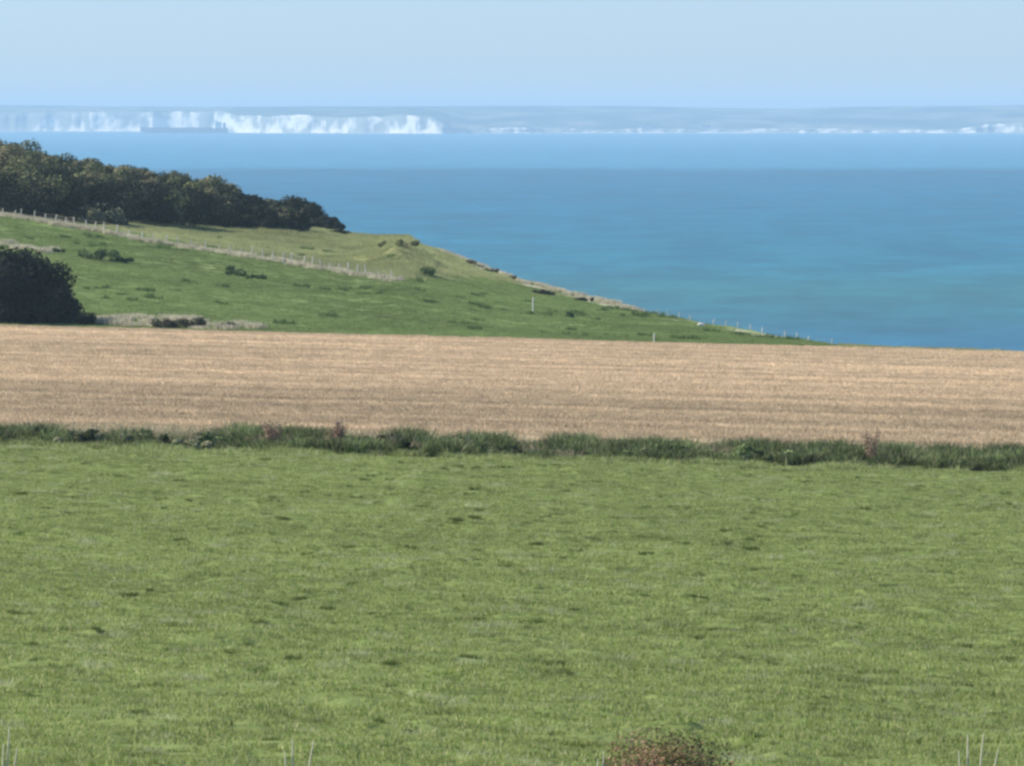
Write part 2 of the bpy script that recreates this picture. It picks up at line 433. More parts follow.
# ---------------------------------------------------------------- grass and stalks as ground cover
def blades(nb, size, hmin, hmax, wid, cols, seed, clump=None, lean=.5, rows=None, quad=2):
    """a square turf patch: nb bent blades; cols is a list of (weight, colour)"""
    rng = np.random.default_rng(seed)
    if rows:
        ry = np.round(rng.uniform(-size / 2, size / 2, nb) / rows) * rows + rng.normal(0, rows * .09, nb)
        P = np.stack([rng.uniform(-size / 2, size / 2, nb), ry], 1)
    else:
        P = rng.uniform(-size / 2, size / 2, (nb, 2))
    cl = np.ones(nb)
    if clump:
        f = fbm(P[:, 0] / clump[0] + seed * 7.3, P[:, 1] / clump[0], seed, 3) + .5
        cl = np.clip((f - clump[1]) / (clump[2] - clump[1]), 0, 1)
        cl = .35 + .65 * cl
        keep = rng.random(nb) < .3 + .7 * cl
        P = P[keep]; cl = cl[keep]; nb = len(P)
    H = rng.uniform(hmin, hmax, nb) * cl
    a = rng.uniform(0, 2 * np.pi, nb); la = rng.uniform(0, 2 * np.pi, nb); L = rng.uniform(0, lean, nb) * H
    wv = np.stack([np.cos(a), np.sin(a)], 1) * (wid * rng.uniform(.6, 1.3, nb) / 2)[:, None]
    lv = np.stack([np.cos(la), np.sin(la)], 1) * L[:, None]
    V = np.zeros((nb, 6, 3))
    for k, (hf, wf, lf) in enumerate([(0, 1, 0), (.55, .85, .35), (1, .25, 1)]):
        V[:, 2 * k, :2] = P - wv * wf + lv * lf; V[:, 2 * k + 1, :2] = P + wv * wf + lv * lf
        V[:, 2 * k, 2] = V[:, 2 * k + 1, 2] = H * hf - .01
    b = np.arange(nb)[:, None] * 6
    F = np.concatenate([b + np.array([0, 1, 3, 2]), b + np.array([2, 3, 5, 4])], 1).reshape(-1, 4)
    wts = np.array([c[0] for c in cols]); wts = wts / wts.sum()
    pick = rng.choice(len(cols), nb, p=wts); base = np.array([c[1] for c in cols])[pick]
    base = base * rng.uniform(.75, 1.25, (nb, 1))
    return V.reshape(-1, 3), F, np.repeat(base, 6, 0)
def patch_set(name, count, mat, **kw):
    col = bpy.data.collections.new(name)
    for k in range(count):
        V, F, cc = blades(seed=kw.get('s0', 0) + k, **{q: v for q, v in kw.items() if q != 's0'})
        me = mesh_from(name, V, F, False, cc); me.materials.append(mat)
        col.objects.link(bpy.data.objects.new(name, me))
    return col
def scatter(name, P, patches, label, cat=None, smin=.85, smax=1.15, seed=0, turn=True, zs=None, sink=0.0, wide=False):
    """P (n,2) world points; the patch follows the slope of the land there"""
    rng = np.random.default_rng(seed)
    P = np.asarray(P); n = len(P); x, y = P[:, 0], P[:, 1]; e = .8
    z = Z(x, y) - sink
    gx = (Z(x + e, y) - Z(x - e, y)) / (2 * e); gy = (Z(x, y + e) - Z(x, y - e)) / (2 * e)
    me = bpy.data.meshes.new(name)
    me.vertices.add(n); me.vertices.foreach_set('co', np.stack([x, y, z], 1).astype(np.float32).ravel())
    rot = np.zeros((n, 3), np.float32)
    ang = rng.uniform(0, 2 * np.pi, n) if turn else rng.choice([0.0, math.pi], n) + R(1.2)
    for k in range(n):
        nrm = Vector((-gx[k], -gy[k], 1)).normalized()
        q = Vector((0, 0, 1)).rotation_difference(nrm).to_matrix() @ Matrix.Rotation(float(ang[k]), 3, 'Z')
        rot[k] = q.to_euler()
    a = me.attributes.new('rot', 'FLOAT_VECTOR', 'POINT'); a.data.foreach_set('vector', rot.ravel())
    s = rng.uniform(smin, smax, n)
    S = np.stack([s if wide else np.ones(n), s if wide else np.ones(n), s if zs is None else s * zs], 1).astype(np.float32)
    a = me.attributes.new('scl', 'FLOAT_VECTOR', 'POINT'); a.data.foreach_set('vector', S.ravel())
    a = me.attributes.new('idx', 'INT', 'POINT'); a.data.foreach_set('value', rng.integers(0, len(patches.objects), n).astype(np.int32))
    o = new_obj(name, me, None, None, kind='stuff', label=label, category=cat or 'grass')
    g = bpy.data.node_groups.new(name, 'GeometryNodeTree')
    g.interface.new_socket('Geometry', in_out='INPUT', socket_type='NodeSocketGeometry')
    g.interface.new_socket('Geometry', in_out='OUTPUT', socket_type='NodeSocketGeometry')
    gi = g.nodes.new('NodeGroupInput'); go = g.nodes.new('NodeGroupOutput')
    ip = g.nodes.new('GeometryNodeInstanceOnPoints'); ci = g.nodes.new('GeometryNodeCollectionInfo')
    ci.inputs['Collection'].default_value = patches; ci.inputs['Separate Children'].default_value = True; ci.inputs['Reset Children'].default_value = True
    ip.inputs['Pick Instance'].default_value = True
    def attr(nm, t):
        q = g.nodes.new('GeometryNodeInputNamedAttribute'); q.data_type = t; q.inputs['Name'].default_value = nm
        return [u for u in q.outputs if u.enabled and u.name == 'Attribute'][0]
    er = g.nodes.new('FunctionNodeEulerToRotation')
    g.links.new(attr('rot', 'FLOAT_VECTOR'), er.inputs[0])
    g.links.new(gi.outputs[0], ip.inputs['Points']); g.links.new(ci.outputs[0], ip.inputs['Instance'])
    g.links.new(attr('idx', 'INT'), ip.inputs['Instance Index']); g.links.new(er.outputs[0], ip.inputs['Rotation'])
    g.links.new(attr('scl', 'FLOAT_VECTOR'), ip.inputs['Scale']); g.links.new(ip.outputs[0], go.inputs[0])
    o.modifiers.new('scatter', 'NODES').node_group = g
    return o
def jitter_grid(y0, y1, step, half, jit=.3, seed=0):
    rng = np.random.default_rng(seed); out = []
    y = y0
    while y < y1:
        hw = half(y); n = int(2 * hw / step) + 1
        xs = -hw + np.arange(n) * step
        out.append(np.stack([xs, np.full(n, y)], 1)); y += step
    P = np.concatenate(out); return P + rng.uniform(-jit, jit, P.shape) * step
half = lambda y: 0.078 * y + 9.0

GREENS = [(5, (.275, .345, .10)), (3, (.355, .41, .16)), (2, (.16, .225, .05)), (2, (.52, .50, .27))]
m_grass = leafy('pasture_blades', .45, patch=[(.10, (1, .6, 1), .92, 1.07), (.6, (.5, 1.2, 1), .84, 1.12), (1.6, (.6, 1.4, 1), .74, 1.18)])
turf = patch_set('turf_patch', 16, m_grass, nb=460, size=.72, hmin=.035, hmax=.095, wid=.012, cols=GREENS, clump=(.24, .38, .6), lean=1.0)
scatter('meadow_grass', jitter_grid(72, VERGE + 1.5, .52, half, jit=.08, seed=1), turf, 'grazed green pasture grass in the foreground below the weedy verge', seed=1, smin=.7, smax=1.3)
tus = patch_set('tussock_patch', 6, m_grass, nb=520, size=.62, hmin=.08, hmax=.20, wid=.013, cols=[(4, (.075, .115, .03)), (2, (.14, .20, .05)), (1, (.30, .34, .12))], clump=(.25, .4, .6), lean=.9, s0=40)  # dark blades paint in the shaded hollows between the tufts
rng = np.random.default_rng(5)
ty = np.sqrt(rng.uniform(74 ** 2, 298 ** 2, 5200)); tx = rng.uniform(-1, 1, 5200) * half(ty)
keep = fbm(tx / 4, ty / 7, 61, 3) > -.08
scatter('pasture_tussocks', np.stack([tx, ty], 1)[keep], tus, 'tussocks of the grazed pasture, coloured dark as their shaded hollows', wide=True, smin=.15, smax=.62, seed=6)
pal = patch_set('bent_patch', 4, m_grass, nb=150, size=.8, hmin=.08, hmax=.20, wid=.010, cols=[(4, (.52, .52, .33)), (2, (.38, .42, .20))], clump=(.3, .4, .6), lean=1.0, s0=60)
ty = np.sqrt(rng.uniform(74 ** 2, 298 ** 2, 3000)); tx = rng.uniform(-1, 1, 3000) * half(ty)
scatter('pasture_bents', np.stack([tx, ty], 1), pal, 'pale dry bents scattered through the grazed pasture', wide=True, smin=.3, smax=.95, seed=16)

# stubble
m_straw = leafy('straw', .15, .7, patch=[(1.0, (.010, .13, 0), .72, 1.2), (1.0, (.035, .45, 0), .84, 1.16), (.6, (1, 1, 1), .8, 1.15)], belt=(.78, .77, .75))
STRAW = [(5, (.74, .57, .37)), (3, (.86, .71, .50)), (2, (.48, .37, .24)), (.6, (.34, .31, .17))]
stub = patch_set('stubble_patch', 5, m_straw, nb=2600, size=4.2, hmin=.08, hmax=.20, wid=.022, cols=STRAW, lean=.35, rows=.3, clump=(1.1, .3, .6), s0=80)
scatter('straw_stubble', jitter_grid(VERGE + 3.5, EDGE - 1.5, 3.9, half, jit=.05, seed=2), stub, 'cut straw stubble standing in the tan field behind the verge', 'stubble', seed=2, turn=False)
rng = np.random.default_rng(15)

# headland turf: short green sward, rough pale grass beyond the fence
m_hill = leafy('headland_blades', .42, patch=[(.06, (1, .5, 1), .8, 1.15), (.5, (1, .5, 1), .85, 1.12)])
hillp = patch_set('hill_patch', 4, m_hill, nb=2600, size=4.4, hmin=.05, hmax=.16, wid=.03, cols=[(5, (.19, .265, .085)), (3, (.235, .305, .11)), (1, (.33, .35, .17)), (1, (.10, .16, .05))], clump=(1.2, .35, .6), s0=120)
roughp = patch_set('rough_patch', 4, m_hill, nb=2600, size=4.4, hmin=.12, hmax=.38, wid=.03, cols=[(5, (.32, .35, .15)), (3, (.38, .39, .19)), (1, (.48, .44, .28)), (1, (.18, .23, .08))], clump=(1.4, .35, .6), s0=140)
P = jitter_grid(EDGE + 3, 985, 3.7, lambda y: .078 * y + 8, jit=.06, seed=3)
pp = 512 + P[:, 0] / P[:, 1] * FOC; cy, cd = crest(pp)
row = HOR + (EYE - Z(P[:, 0], P[:, 1])) / P[:, 1] * FOC
fp = np.interp(pp, [-900, 0, 100, 200, 300, 400, 460, 520, 900], [150, 212, 228, 246, 262, 281, 276, 284, 360])
on = P[:, 1] < cd - np.interp(pp, [430, 470, 700, 840, 880], [7, 20, 16, 12, 5])
isr = (row < fp - 1)
scatter('headland_grass', P[on & ~isr], hillp, 'short green grass on the slope between the stubble and the hill fence', seed=7)
scatter('rough_grass', P[on & isr], roughp, 'rough yellowish grass beyond the hill fence, below the scrub', seed=8)

m_hillt = leafy('hill_tussock_blades', .3)
tush = patch_set('hill_tussock', 4, m_hillt, nb=260, size=1.3, hmin=.15, hmax=.45, wid=.05, cols=[(4, (.085, .14, .045)), (2, (.15, .21, .07))], clump=(.5, .4, .6), lean=.8, s0=180)
ty = rng.uniform(EDGE + 8, 900, 560); tx = rng.uniform(-.075, .05, 560) * ty; pq = 512 + tx / ty * FOC
keep = (fbm(tx / 12, ty / 20, 63, 3) > .03) & (ty < crest(pq)[1] - 8)
scatter('hill_tussocks', np.stack([tx, ty], 1)[keep], tush, 'dark green tufts dotted over the headland slope', seed=17, smin=.5, smax=1.3, wide=True)

# pale dry grass along the hill fence and at the foot of the slope
FENCE_ROW = ([-60, 0, 30, 60, 100, 140, 180, 230, 300, 345, 395], [206, 216, 220, 225, 232, 240, 247, 254, 266, 273, 281])
m_dry = leafy('dry_blades', .25, patch=[(.5, (1, 1, 1), .75, 1.15)])
dryp = patch_set('dry_patch', 4, m_dry, nb=420, size=1.6, hmin=.22, hmax=.6, wid=.035, cols=[(5, (.68, .61, .47)), (2, (.48, .45, .30)), (1, (.26, .29, .14))], lean=.4, s0=160)
fl = []
for px in np.arange(-50, 396, 3.2):
    if px < 160 or rng.random() < .85:
        x, y = hit(px, np.interp(px, *FENCE_ROW) + rng.uniform(-1, 1)); fl.append((x, y))
for px in np.arange(96, 262, 8):
    x = (px - 512) / FOC * 606; fl.append((x + rng.uniform(-.5, .5), 603 + rng.uniform(0, 12)))
    if px < 200: fl.append((x, 610 + rng.uniform(0, 12)))
for px in np.arange(-10, 62, 9): # above the big bush, a pale patch of seeded grass
    x, y = hit(px, 244 + px * .17 + rng.uniform(-2, 3)); fl.append((x, y))
for px in np.arange(445, 640, 6):
    cyp, cdp = crest(px); fl.append(((px - 512) / FOC * (cdp - 4), cdp - 4 - rng.uniform(0, 4)))
scatter('dry_grass', fl, dryp, 'pale dry grass in a strip along the hill fence and field margin', seed=9, smin=.5, smax=1.1)

# ---------------------------------------------------------------- verge between meadow and stubble
m_verge = leafy('verge_leaves', .25, patch=[(.5, (1, 1, 0), .38, 1.35), (1.6, (1, 1, 1), .7, 1.25)])
VG = [(5, (.18, .245, .08)), (3, (.27, .33, .13)), (4.5, (.035, .06, .028)), (1.6, (.36, .38, .20)), (1.0, (.50, .45, .30))]
vergep = patch_set('verge_patch', 6, m_verge, nb=1500, size=1.6, hmin=.3, hmax=.85, wid=.035, cols=VG, clump=(.5, .35, .62), lean=.8, s0=200)
vp = []; zs = []; fr = []; frz = []
for k in range(2700):
    x = rng.uniform(-36, 36); y = VERGE + (rng.normal(-.5, 2.4) if k % 5 else rng.uniform(-17, 0))
    if y < VERGE - 18 or y > VERGE + 4.2: continue
    h = .2 + 1.28 * (np.clip(fbm(x / 1.3, y / 2.2, 71, 3) * 2.3, -.42, .38) + .5) * (1 - abs(y - VERGE - .8) / 11)
    if y < VERGE - 3.6: h = .34 - .012 * (VERGE - y) + .25 * rng.random(); h *= fbm(x / 2.2, y / 2.5, 73, 2) > -.02
    if h < .15: continue
    (vp if y > VERGE - 3.6 else fr).append((x, y)); (zs if y > VERGE - 3.6 else frz).append(h)
scatter('verge_growth', vp, vergep, 'dark green weeds and long grass filling the verge between pasture and stubble', 'weeds', smin=.8, smax=1.2, seed=10, zs=np.array(zs))
palep = patch_set('pale_patch', 4, m_dry, nb=60, size=1.3, hmin=.4, hmax=1.15, wid=.028, cols=[(3, (.50, .42, .29)), (2, (.40, .38, .22)), (1, (.30, .30, .15))], lean=.45, s0=230)
vp = [(rng.uniform(-30, 30), VERGE + 2.2 + rng.normal(0, 1.2)) for _ in range(1000)]
scatter('seeding_grass', vp, palep, 'thin pale seeding grass stems along the back of the verge', seed=11, smin=.5, smax=1.0)

brownp = patch_set('brown_patch', 4, m_dry, nb=260, size=1.2, hmin=.3, hmax=.95, wid=.035, cols=[(4, (.36, .28, .19)), (2, (.46, .37, .26)), (1, (.16, .19, .08))], lean=.5, s0=240)
bx = [rng.normal(m, 1.3) for m in (-9.5, -7.5, -5.5, -14, 1.5, 8, 15, 18) for _ in range(9)]
scatter('withered_weeds', [(x, VERGE + rng.normal(-.5, 1.4)) for x in bx], brownp, 'brown withered weeds scattered among the green growth of the verge', 'weeds', seed=18, smin=.4, smax=.95)
fringep = patch_set('fringe_patch', 5, m_grass, nb=420, size=1.1, hmin=.25, hmax=.75, wid=.022, cols=[(5, (.25, .32, .10)), (3, (.36, .40, .16)), (2, (.50, .48, .28)), (2, (.12, .18, .05))], clump=(.4, .4, .6), lean=.9, s0=280)
scatter('fringe_grass', fr, fringep, 'longer light green grass fringing the pasture side of the verge', seed=19, smin=.8, smax=1.2, zs=np.array(frz) * 1.1)
# ---------------------------------------------------------------- shrubs
m_scrub = leafy('scrub_leaves', .12, .8)
m_bark = plain('bark', (.09, .075, .06), .95, .3, 6)
def shrub(name, label, x, y, rx, ry, h, seed, cols, n=3600, leaf=.2, group=None, cat='shrub', blobs=11, skew=0.0, sink=.25, flat=.55, mat=None, side=None, even=False):
    rng = np.random.default_rng(seed); rd = random.Random(seed)
    z0 = ground(x, y)
    t = thing(name, label, cat, (x, y, z0), 0, group)
    sx = ry
    cen = []; rad = []
    for k in range(blobs):
        a = rd.uniform(0, 2 * math.pi); q = math.sqrt(rd.random()) * .72
        hh = rd.uniform(.12, .72) * (1 - .45 * q * q)
        if even: q = math.sqrt(rd.random()) * .85; hh = rd.uniform(.15, .70) * math.sqrt(max(1 - .62 * q * q, .1))
        if even and k % 4 == 0: q = rd.uniform(.8, .98); hh = rd.uniform(.05, .2)
        cen.append((math.cos(a) * q * rx + skew * hh * rx, math.sin(a) * q * sx, h * hh)); rad.append(rd.uniform(.27, .40) * min(h * 1.1, rx * 1.3) * (.68 if even else 1))
    cen.append((0, 0, h * .5)); rad.append(.45 * min(h, rx * 1.2))
    cen = np.array(cen); rad = np.array(rad)
    bt = rng.integers(0, len(cols), len(cen))
    w = rad ** 2; pick = rng.choice(len(cen), n, p=w / w.sum())
    dv = rng.normal(0, 1, (n, 3)); dv /= np.linalg.norm(dv, axis=1)[:, None]
    rr = rad[pick] * (1 - .42 * rng.random(n) ** 1.7) * rng.uniform(.88, 1.12, n)
    pos = cen[pick] + dv * rr[:, None] * np.array([1.15, 1.0, .92])
    pos[:, 2] = np.maximum(pos[:, 2], rng.uniform(-sink, .1 * h, n))
    nr = dv + rng.normal(0, .45, (n, 3)); nr /= np.linalg.norm(nr, axis=1)[:, None]
    u = np.cross(nr, rng.normal(0, 1, (n, 3))); u /= np.linalg.norm(u, axis=1)[:, None]; v = np.cross(nr, u)
    s = leaf * rng.uniform(.5, 1.3, (n, 1))
    V = np.stack([pos - u * s, pos - v * s * .55 + nr * s * .1, pos + u * s, pos + v * s * .55 + nr * s * .1], 1).reshape(-1, 3)
    F = np.arange(n * 4).reshape(-1, 4)
    cA = np.array(cols)
    mixr = rng.random(n) < .3
    ci = np.where(mixr, rng.integers(0, len(cols), n), bt[pick])
    if side is not None:      # a clump of another colour on one side (flower or seed heads)
        msk = (pos[:, 0] < side[0] * rx) & (rng.random(n) < side[1])
    cc = cA[ci] * rng.uniform(.7, 1.3, (n, 1))
    if side is not None: cc[msk] = np.array(side[2]) * rng.uniform(.7, 1.3, (msk.sum(), 1))
    new_obj('foliage', mesh_from('foliage', V, F, False, np.repeat(cc, 4, 0)), t, mat or m_scrub)
    mb = MB()
    for k in range(4):
        a = rd.uniform(0, 6.28); q = rd.uniform(.2, .5)
        tip = Vector((math.cos(a) * rx * q, math.sin(a) * ry * q, h * .6)); r0 = max(.02, h * .022)
        mb.tube([(tip.x * .08, tip.y * .08, -.15), (tip.x * .35, tip.y * .3, h * .25), tuple(tip)], [r0, r0 * .7, r0 * .25])
    mb.build('stem', m_bark, t, True)
    return t
DARK_SHADE = [(.013, .020, .013), (.020, .027, .016), (.010, .015, .012), (.038, .045, .024)]  # dark leaves, deepened further to paint in the shaded face of the scrub
OLIV_LIT = [(.17, .175, .08), (.13, .15, .065), (.20, .18, .10), (.06, .075, .035)]  # sunlit crowns of the scrub put into the leaf colour
GREY = [(.20, .20, .13), (.13, .14, .085), (.06, .07, .04)]
def scrub(px, row_base, row_top, wpx, cols, label, seed, ddelta=0, **kw):
    """a shrub standing where the slope lies, wpx wide in the frame of the photograph"""
    x, y = hit(px, row_base)
    y += ddelta; x = (px - 512) / FOC * y
    s = y / FOC
    h = (HOR + (EYE - ground(x, y)) / s - row_top) * s
    return shrub('shrub', label, x, y, wpx / 2 * s, wpx / 2 * s * 1.1, max(h, .5), seed, cols, **kw)
G = 'dark windswept shrubs in the scrub belt on the ridge'
rows = [
    # px, base row, top row, width, colours, label
    (-30, 170, 132, 90, DARK_SHADE + OLIV_LIT + OLIV_LIT, 'dark shrub on the ridge crest, cut by the left edge of the picture', 0),
    (12, 176, 140, 64, OLIV_LIT, 'olive shrub on the ridge crest, the highest of the scrub belt', 0),
    (52, 182, 148, 60, DARK_SHADE + OLIV_LIT + OLIV_LIT, 'dark crest shrub just right of the highest olive one', 0),
    (92, 188, 155, 60, OLIV_LIT, 'brownish crest shrub above the pale grey bush of the scrub belt', 0),
    (128, 194, 157, 56, OLIV_LIT, 'broad olive crest shrub midway along the scrub belt', 0),
    (163, 200, 165, 54, DARK_SHADE + OLIV_LIT + OLIV_LIT, 'dark green crest shrub left of the round brown-topped one', 0),
    (187, 205, 172, 36, DARK_SHADE, 'low dark shrub in the dip before the round brown-topped shrub', 0),
    (214, 210, 170, 46, OLIV_LIT, 'round brown-topped shrub rising from the scrub belt against the sea', 0),
    (242, 214, 190, 38, DARK_SHADE, 'low dark shrub in the saddle between the two round shrubs', 0),
    (268, 217, 196, 36, GREY, 'small greyish shrub against the left side of the last round shrub', 0),
    (294, 223, 191, 52, DARK_SHADE, 'round dark shrub at the seaward end of the scrub belt', 0),
    (322, 229, 214, 34, DARK_SHADE, 'low dark shrub tapering off beyond the last round shrub', 0),
    (340, 234, 230, 22, DARK_SHADE, 'lowest flat dark shrub at the seaward tip of the scrub belt', 0),
    (-20, 212, 158, 80, DARK_SHADE, 'tall dark shrub behind the fence, cut by the left edge of the picture', 0),
    (26, 214, 160, 66, DARK_SHADE + OLIV_LIT, 'tall dark shrub behind the first posts of the hill fence', 0),
    (68, 219, 168, 60, DARK_SHADE, 'dark shrub left of the pale grey bush, behind the hill fence', 0),
    (101, 225, 199, 26, GREY + DARK_SHADE[:1], 'pale grey bush at the foot of the scrub belt, coloured as if sunlit', 0),
    (128, 221, 172, 56, DARK_SHADE, 'dark shrub right of the pale grey bush', 0),
    (160, 223, 176, 52, DARK_SHADE + OLIV_LIT[:2], 'dark shrub at the foot of the belt below its midway crest', 0),
    (192, 224, 184, 50, DARK_SHADE, 'dark shrub below the dip in the scrub belt', 0),
    (226, 226, 192, 50, DARK_SHADE + OLIV_LIT[2:], 'dark shrub below the round brown-topped shrub', 0),
    (258, 228, 200, 44, DARK_SHADE, 'dark low shrub below the saddle of the scrub belt', 0),
    (284, 229, 203, 40, DARK_SHADE + OLIV_LIT[1:3], 'dark shrub in front of the last round shrub of the belt', 0),
    (48, 208, 178, 24, GREY, 'small grey-leaved bush among dark shrubs, left of the larger pale grey bush', -8),
]
for px, rb, rt in ((-8, 173, 137), (32, 179, 145), (72, 185, 153), (110, 191, 160), (146, 197, 164), (176, 203, 170)):
    rows.append((px, rb, rt - 1, 46, OLIV_LIT, 'small olive shrub filling the crest of the scrub belt between larger ones', 2))
for k, (px, rb, rt, wp, cl, lab, dd) in enumerate(rows):
    scrub(px, rb, rt + (5 if 20 < px < 200 and rb < 207 else 1), wp * (1.3 if px in (214, 294) else 1.2 if px in (242, 258, 268, 284, 322) else 1.0 if px == 340 else 2.1 if rb < 207 else 1.65), cl, lab, 300 + k, dd, group='shrubs of the scrub belt on the ridge', n=12000, leaf=.19, blobs=30, even=True)
# the big dark bush at the field edge, lower left
def bush_at(px, d, row_top, wpx, cols, label, seed, **kw):
    x = (px - 512) / FOC * d; s = d / FOC
    h = EYE - (row_top - HOR) * s - ground(x, d)
    return shrub(kw.pop('name', 'bush'), label, x, d, wpx / 2 * s, wpx / 2 * s * .9, h, seed, cols, **kw)
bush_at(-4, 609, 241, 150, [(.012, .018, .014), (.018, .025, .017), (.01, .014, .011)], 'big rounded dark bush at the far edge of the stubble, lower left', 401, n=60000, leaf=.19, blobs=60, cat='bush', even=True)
bush_at(88, 605, 311, 26, DARK_SHADE, 'little dark bush at the right foot of the big rounded bush', 402, n=1500, leaf=.1, cat='bush')
def low(px, row, top, wpx, cols, label, seed, name='bush', **kw):
    x, y = hit(px, row); s = y / FOC; top = top + (row - top) * .22; wpx *= 1.3
    h = max((HOR + (EYE - ground(x, y)) / s - top) * s, .25)
    return shrub(name, label, x, y, wpx / 2 * s, wpx * .45 * s, h, seed, cols, n=kw.pop('n', 1500), leaf=kw.pop('leaf', .11), cat='bush', **kw)
MID = [(.09, .145, .045), (.14, .20, .07), (.05, .085, .03)]
low(100, 260, 245, 44, MID, 'low dark green bush below the hill fence, above the big rounded bush', 410)
low(121, 262, 255, 26, MID, 'flat green tail of growth right of the low bush below the fence', 411)
low(54, 252, 246, 24, MID, 'small flat bush left of the low dark green bush', 412)
low(240, 276, 266, 26, MID, 'small dark bush alone on the green slope below the fence', 413)
low(258, 279, 273, 24, MID, 'low clump just right of the small dark bush on the slope', 414)
low(231, 270, 264, 10, MID, 'tiny upright clump left of the small dark bush on the slope', 415, n=500)
low(400, 246, 236, 46, [(.17, .19, .075), (.24, .24, .11)], 'olive bush on the skyline left of the cliff path', 416)
low(425, 276, 262, 16, MID, 'dark green bush against the right flank of the grassy hummock', 417)
low(569, 318, 309, 8, MID, 'tiny dark bush on the slope right of the lone pale post', 418, n=400)
low(543, 294, 287, 22, [(.09, .08, .06), (.06, .065, .04)], 'brown bush on the cliff edge above the lone pale post', 419)
low(583, 301, 296, 22, [(.09, .08, .06), (.05, .06, .035)], 'brown bush on the cliff edge right of the lone pale post', 420)
for k, px in enumerate((470, 492, 512)):
    low(px, [264, 272, 280][k], [258, 267, 274][k], 14, [(.16, .15, .08), (.22, .20, .12)],
        ['small brown bush where the cliff path first dips', 'small brown bush halfway between the path dip and the larger edge bushes', 'small brown bush just left of the larger brown edge bushes'][k], 430 + k, n=600)
# dark grass clumps that throw shade at the foot of the slope
for k, (px, wp, lab) in enumerate(((166, 42, 'brown bramble clump at the field edge right of the big rounded bush'), (195, 40, 'dark bramble clump at the field edge below the green slope'), (232, 26, 'small brown bramble clump at the field edge, furthest right'))):
    bush_at(px, 604 + k, [316, 317, 322][k], wp, [(.10, .085, .055), (.06, .06, .035), (.045, .06, .03)], lab, 440 + k, n=1100, leaf=.1, name='bramble', cat='bramble')

# verge bushes and reddish docks
VB = [(.08, .125, .045), (.15, .21, .075), (.04, .06, .03), (.24, .30, .12), (.34, .33, .20)]
vb = [(40, 421, 60, 'dark bramble at the left end of the verge'), (92, 424, 50, 'bramble left of the darkest left-hand bramble in the verge'), (143, 424, 54, 'darkest left-hand bramble in the verge, left of the first red dock'),
      (205, 427, 44, 'low green bramble between the dark left-hand bramble and the red docks'), (305, 434, 40, 'bramble between the two red docks'), (395, 429, 76, 'tall leafy bramble right of the second red dock'),
      (462, 430, 80, 'tallest bramble of the verge, left of centre'), (512, 441, 60, 'dark low bramble right of the tallest bramble'), (572, 443, 50, 'bramble under the centre of the stubble field with a pale leaf clump'),
      (655, 439, 60, 'green bramble below the pale stems right of centre'), (745, 439, 66, 'arched bramble of the right-hand verge'), (792, 446, 54, 'dark bramble just right of the arched one'),
      (905, 449, 60, 'bramble right of the slim red dock'), (985, 453, 62, 'bramble at the right end of the verge')]
for k, (px, top, wp, lab) in enumerate(vb):
    bush_at(px, VERGE + random.Random(k).uniform(-3.0, -1.2), top + 4, wp * 1.9, VB, lab, 460 + k, n=3800, leaf=.09, name='bramble', cat='bramble', group='brambles along the verge', blobs=16, even=True, mat=m_verge)
m_dock = leafy('dock_seed_heads', .15, .8)
def dock(px, top, label, seed, n=7):
    # stems and seed heads all spring from one crown
    rd = random.Random(seed); d = VERGE + rd.uniform(-3, -2); x = (px - 512) / FOC * d; z0 = ground(x, d)
    H = EYE - (top - HOR) * d / FOC - z0
    t = thing('dock_plant', label, 'plant', (x, d, z0), 0, 'red docks in the verge')
    mb = MB(); V = []; F = []; cols = []
    for k in range(n):
        a = rd.uniform(0, 6.28); q = rd.uniform(.1, .45) ; hh = H * rd.uniform(.7, 1)
        tip = (math.cos(a) * q, math.sin(a) * q, hh)
        mb.tube([(0, 0, -.05), (tip[0] * .4, tip[1] * .4, hh * .5), tip], [.012, .01, .005], 5)
        for j in range(170):
            f = rd.uniform(.3, 1.0); c = Vector((tip[0] * f, tip[1] * f, hh * f)) + Vector((rd.gauss(0, .10), rd.gauss(0, .10), rd.gauss(0, .05)))
            u = Vector((rd.gauss(0, 1), rd.gauss(0, 1), rd.gauss(0, 1))).normalized() * .036; v = u.cross(Vector((rd.gauss(0, 1), rd.gauss(0, 1), 1))).normalized() * .026
            b = len(V); V += [c - u, c - v, c + u, c + v]; F.append([b, b + 1, b + 2, b + 3])
            q2 = rd.uniform(.7, 1.3); cols += [(.38 * q2, .27 * q2, .19 * q2)] * 4
    mb.build('stem', m_bark, t)
    new_obj('seed_heads', mesh_from('seed_heads', [tuple(v) for v in V], F, False, np.array(cols)), t, m_dock)
dock(273, 421, 'first red-brown dock standing above the verge, left of centre', 1, 9)
dock(338, 419, 'second red-brown dock, beside the tall leafy bramble', 2, 9)
dock(872, 429, 'slim red-brown dock in the right-hand verge against the stubble', 3, 5)
dock(250, 455, 'low red-brown dock at the front foot of the verge', 4, 4)

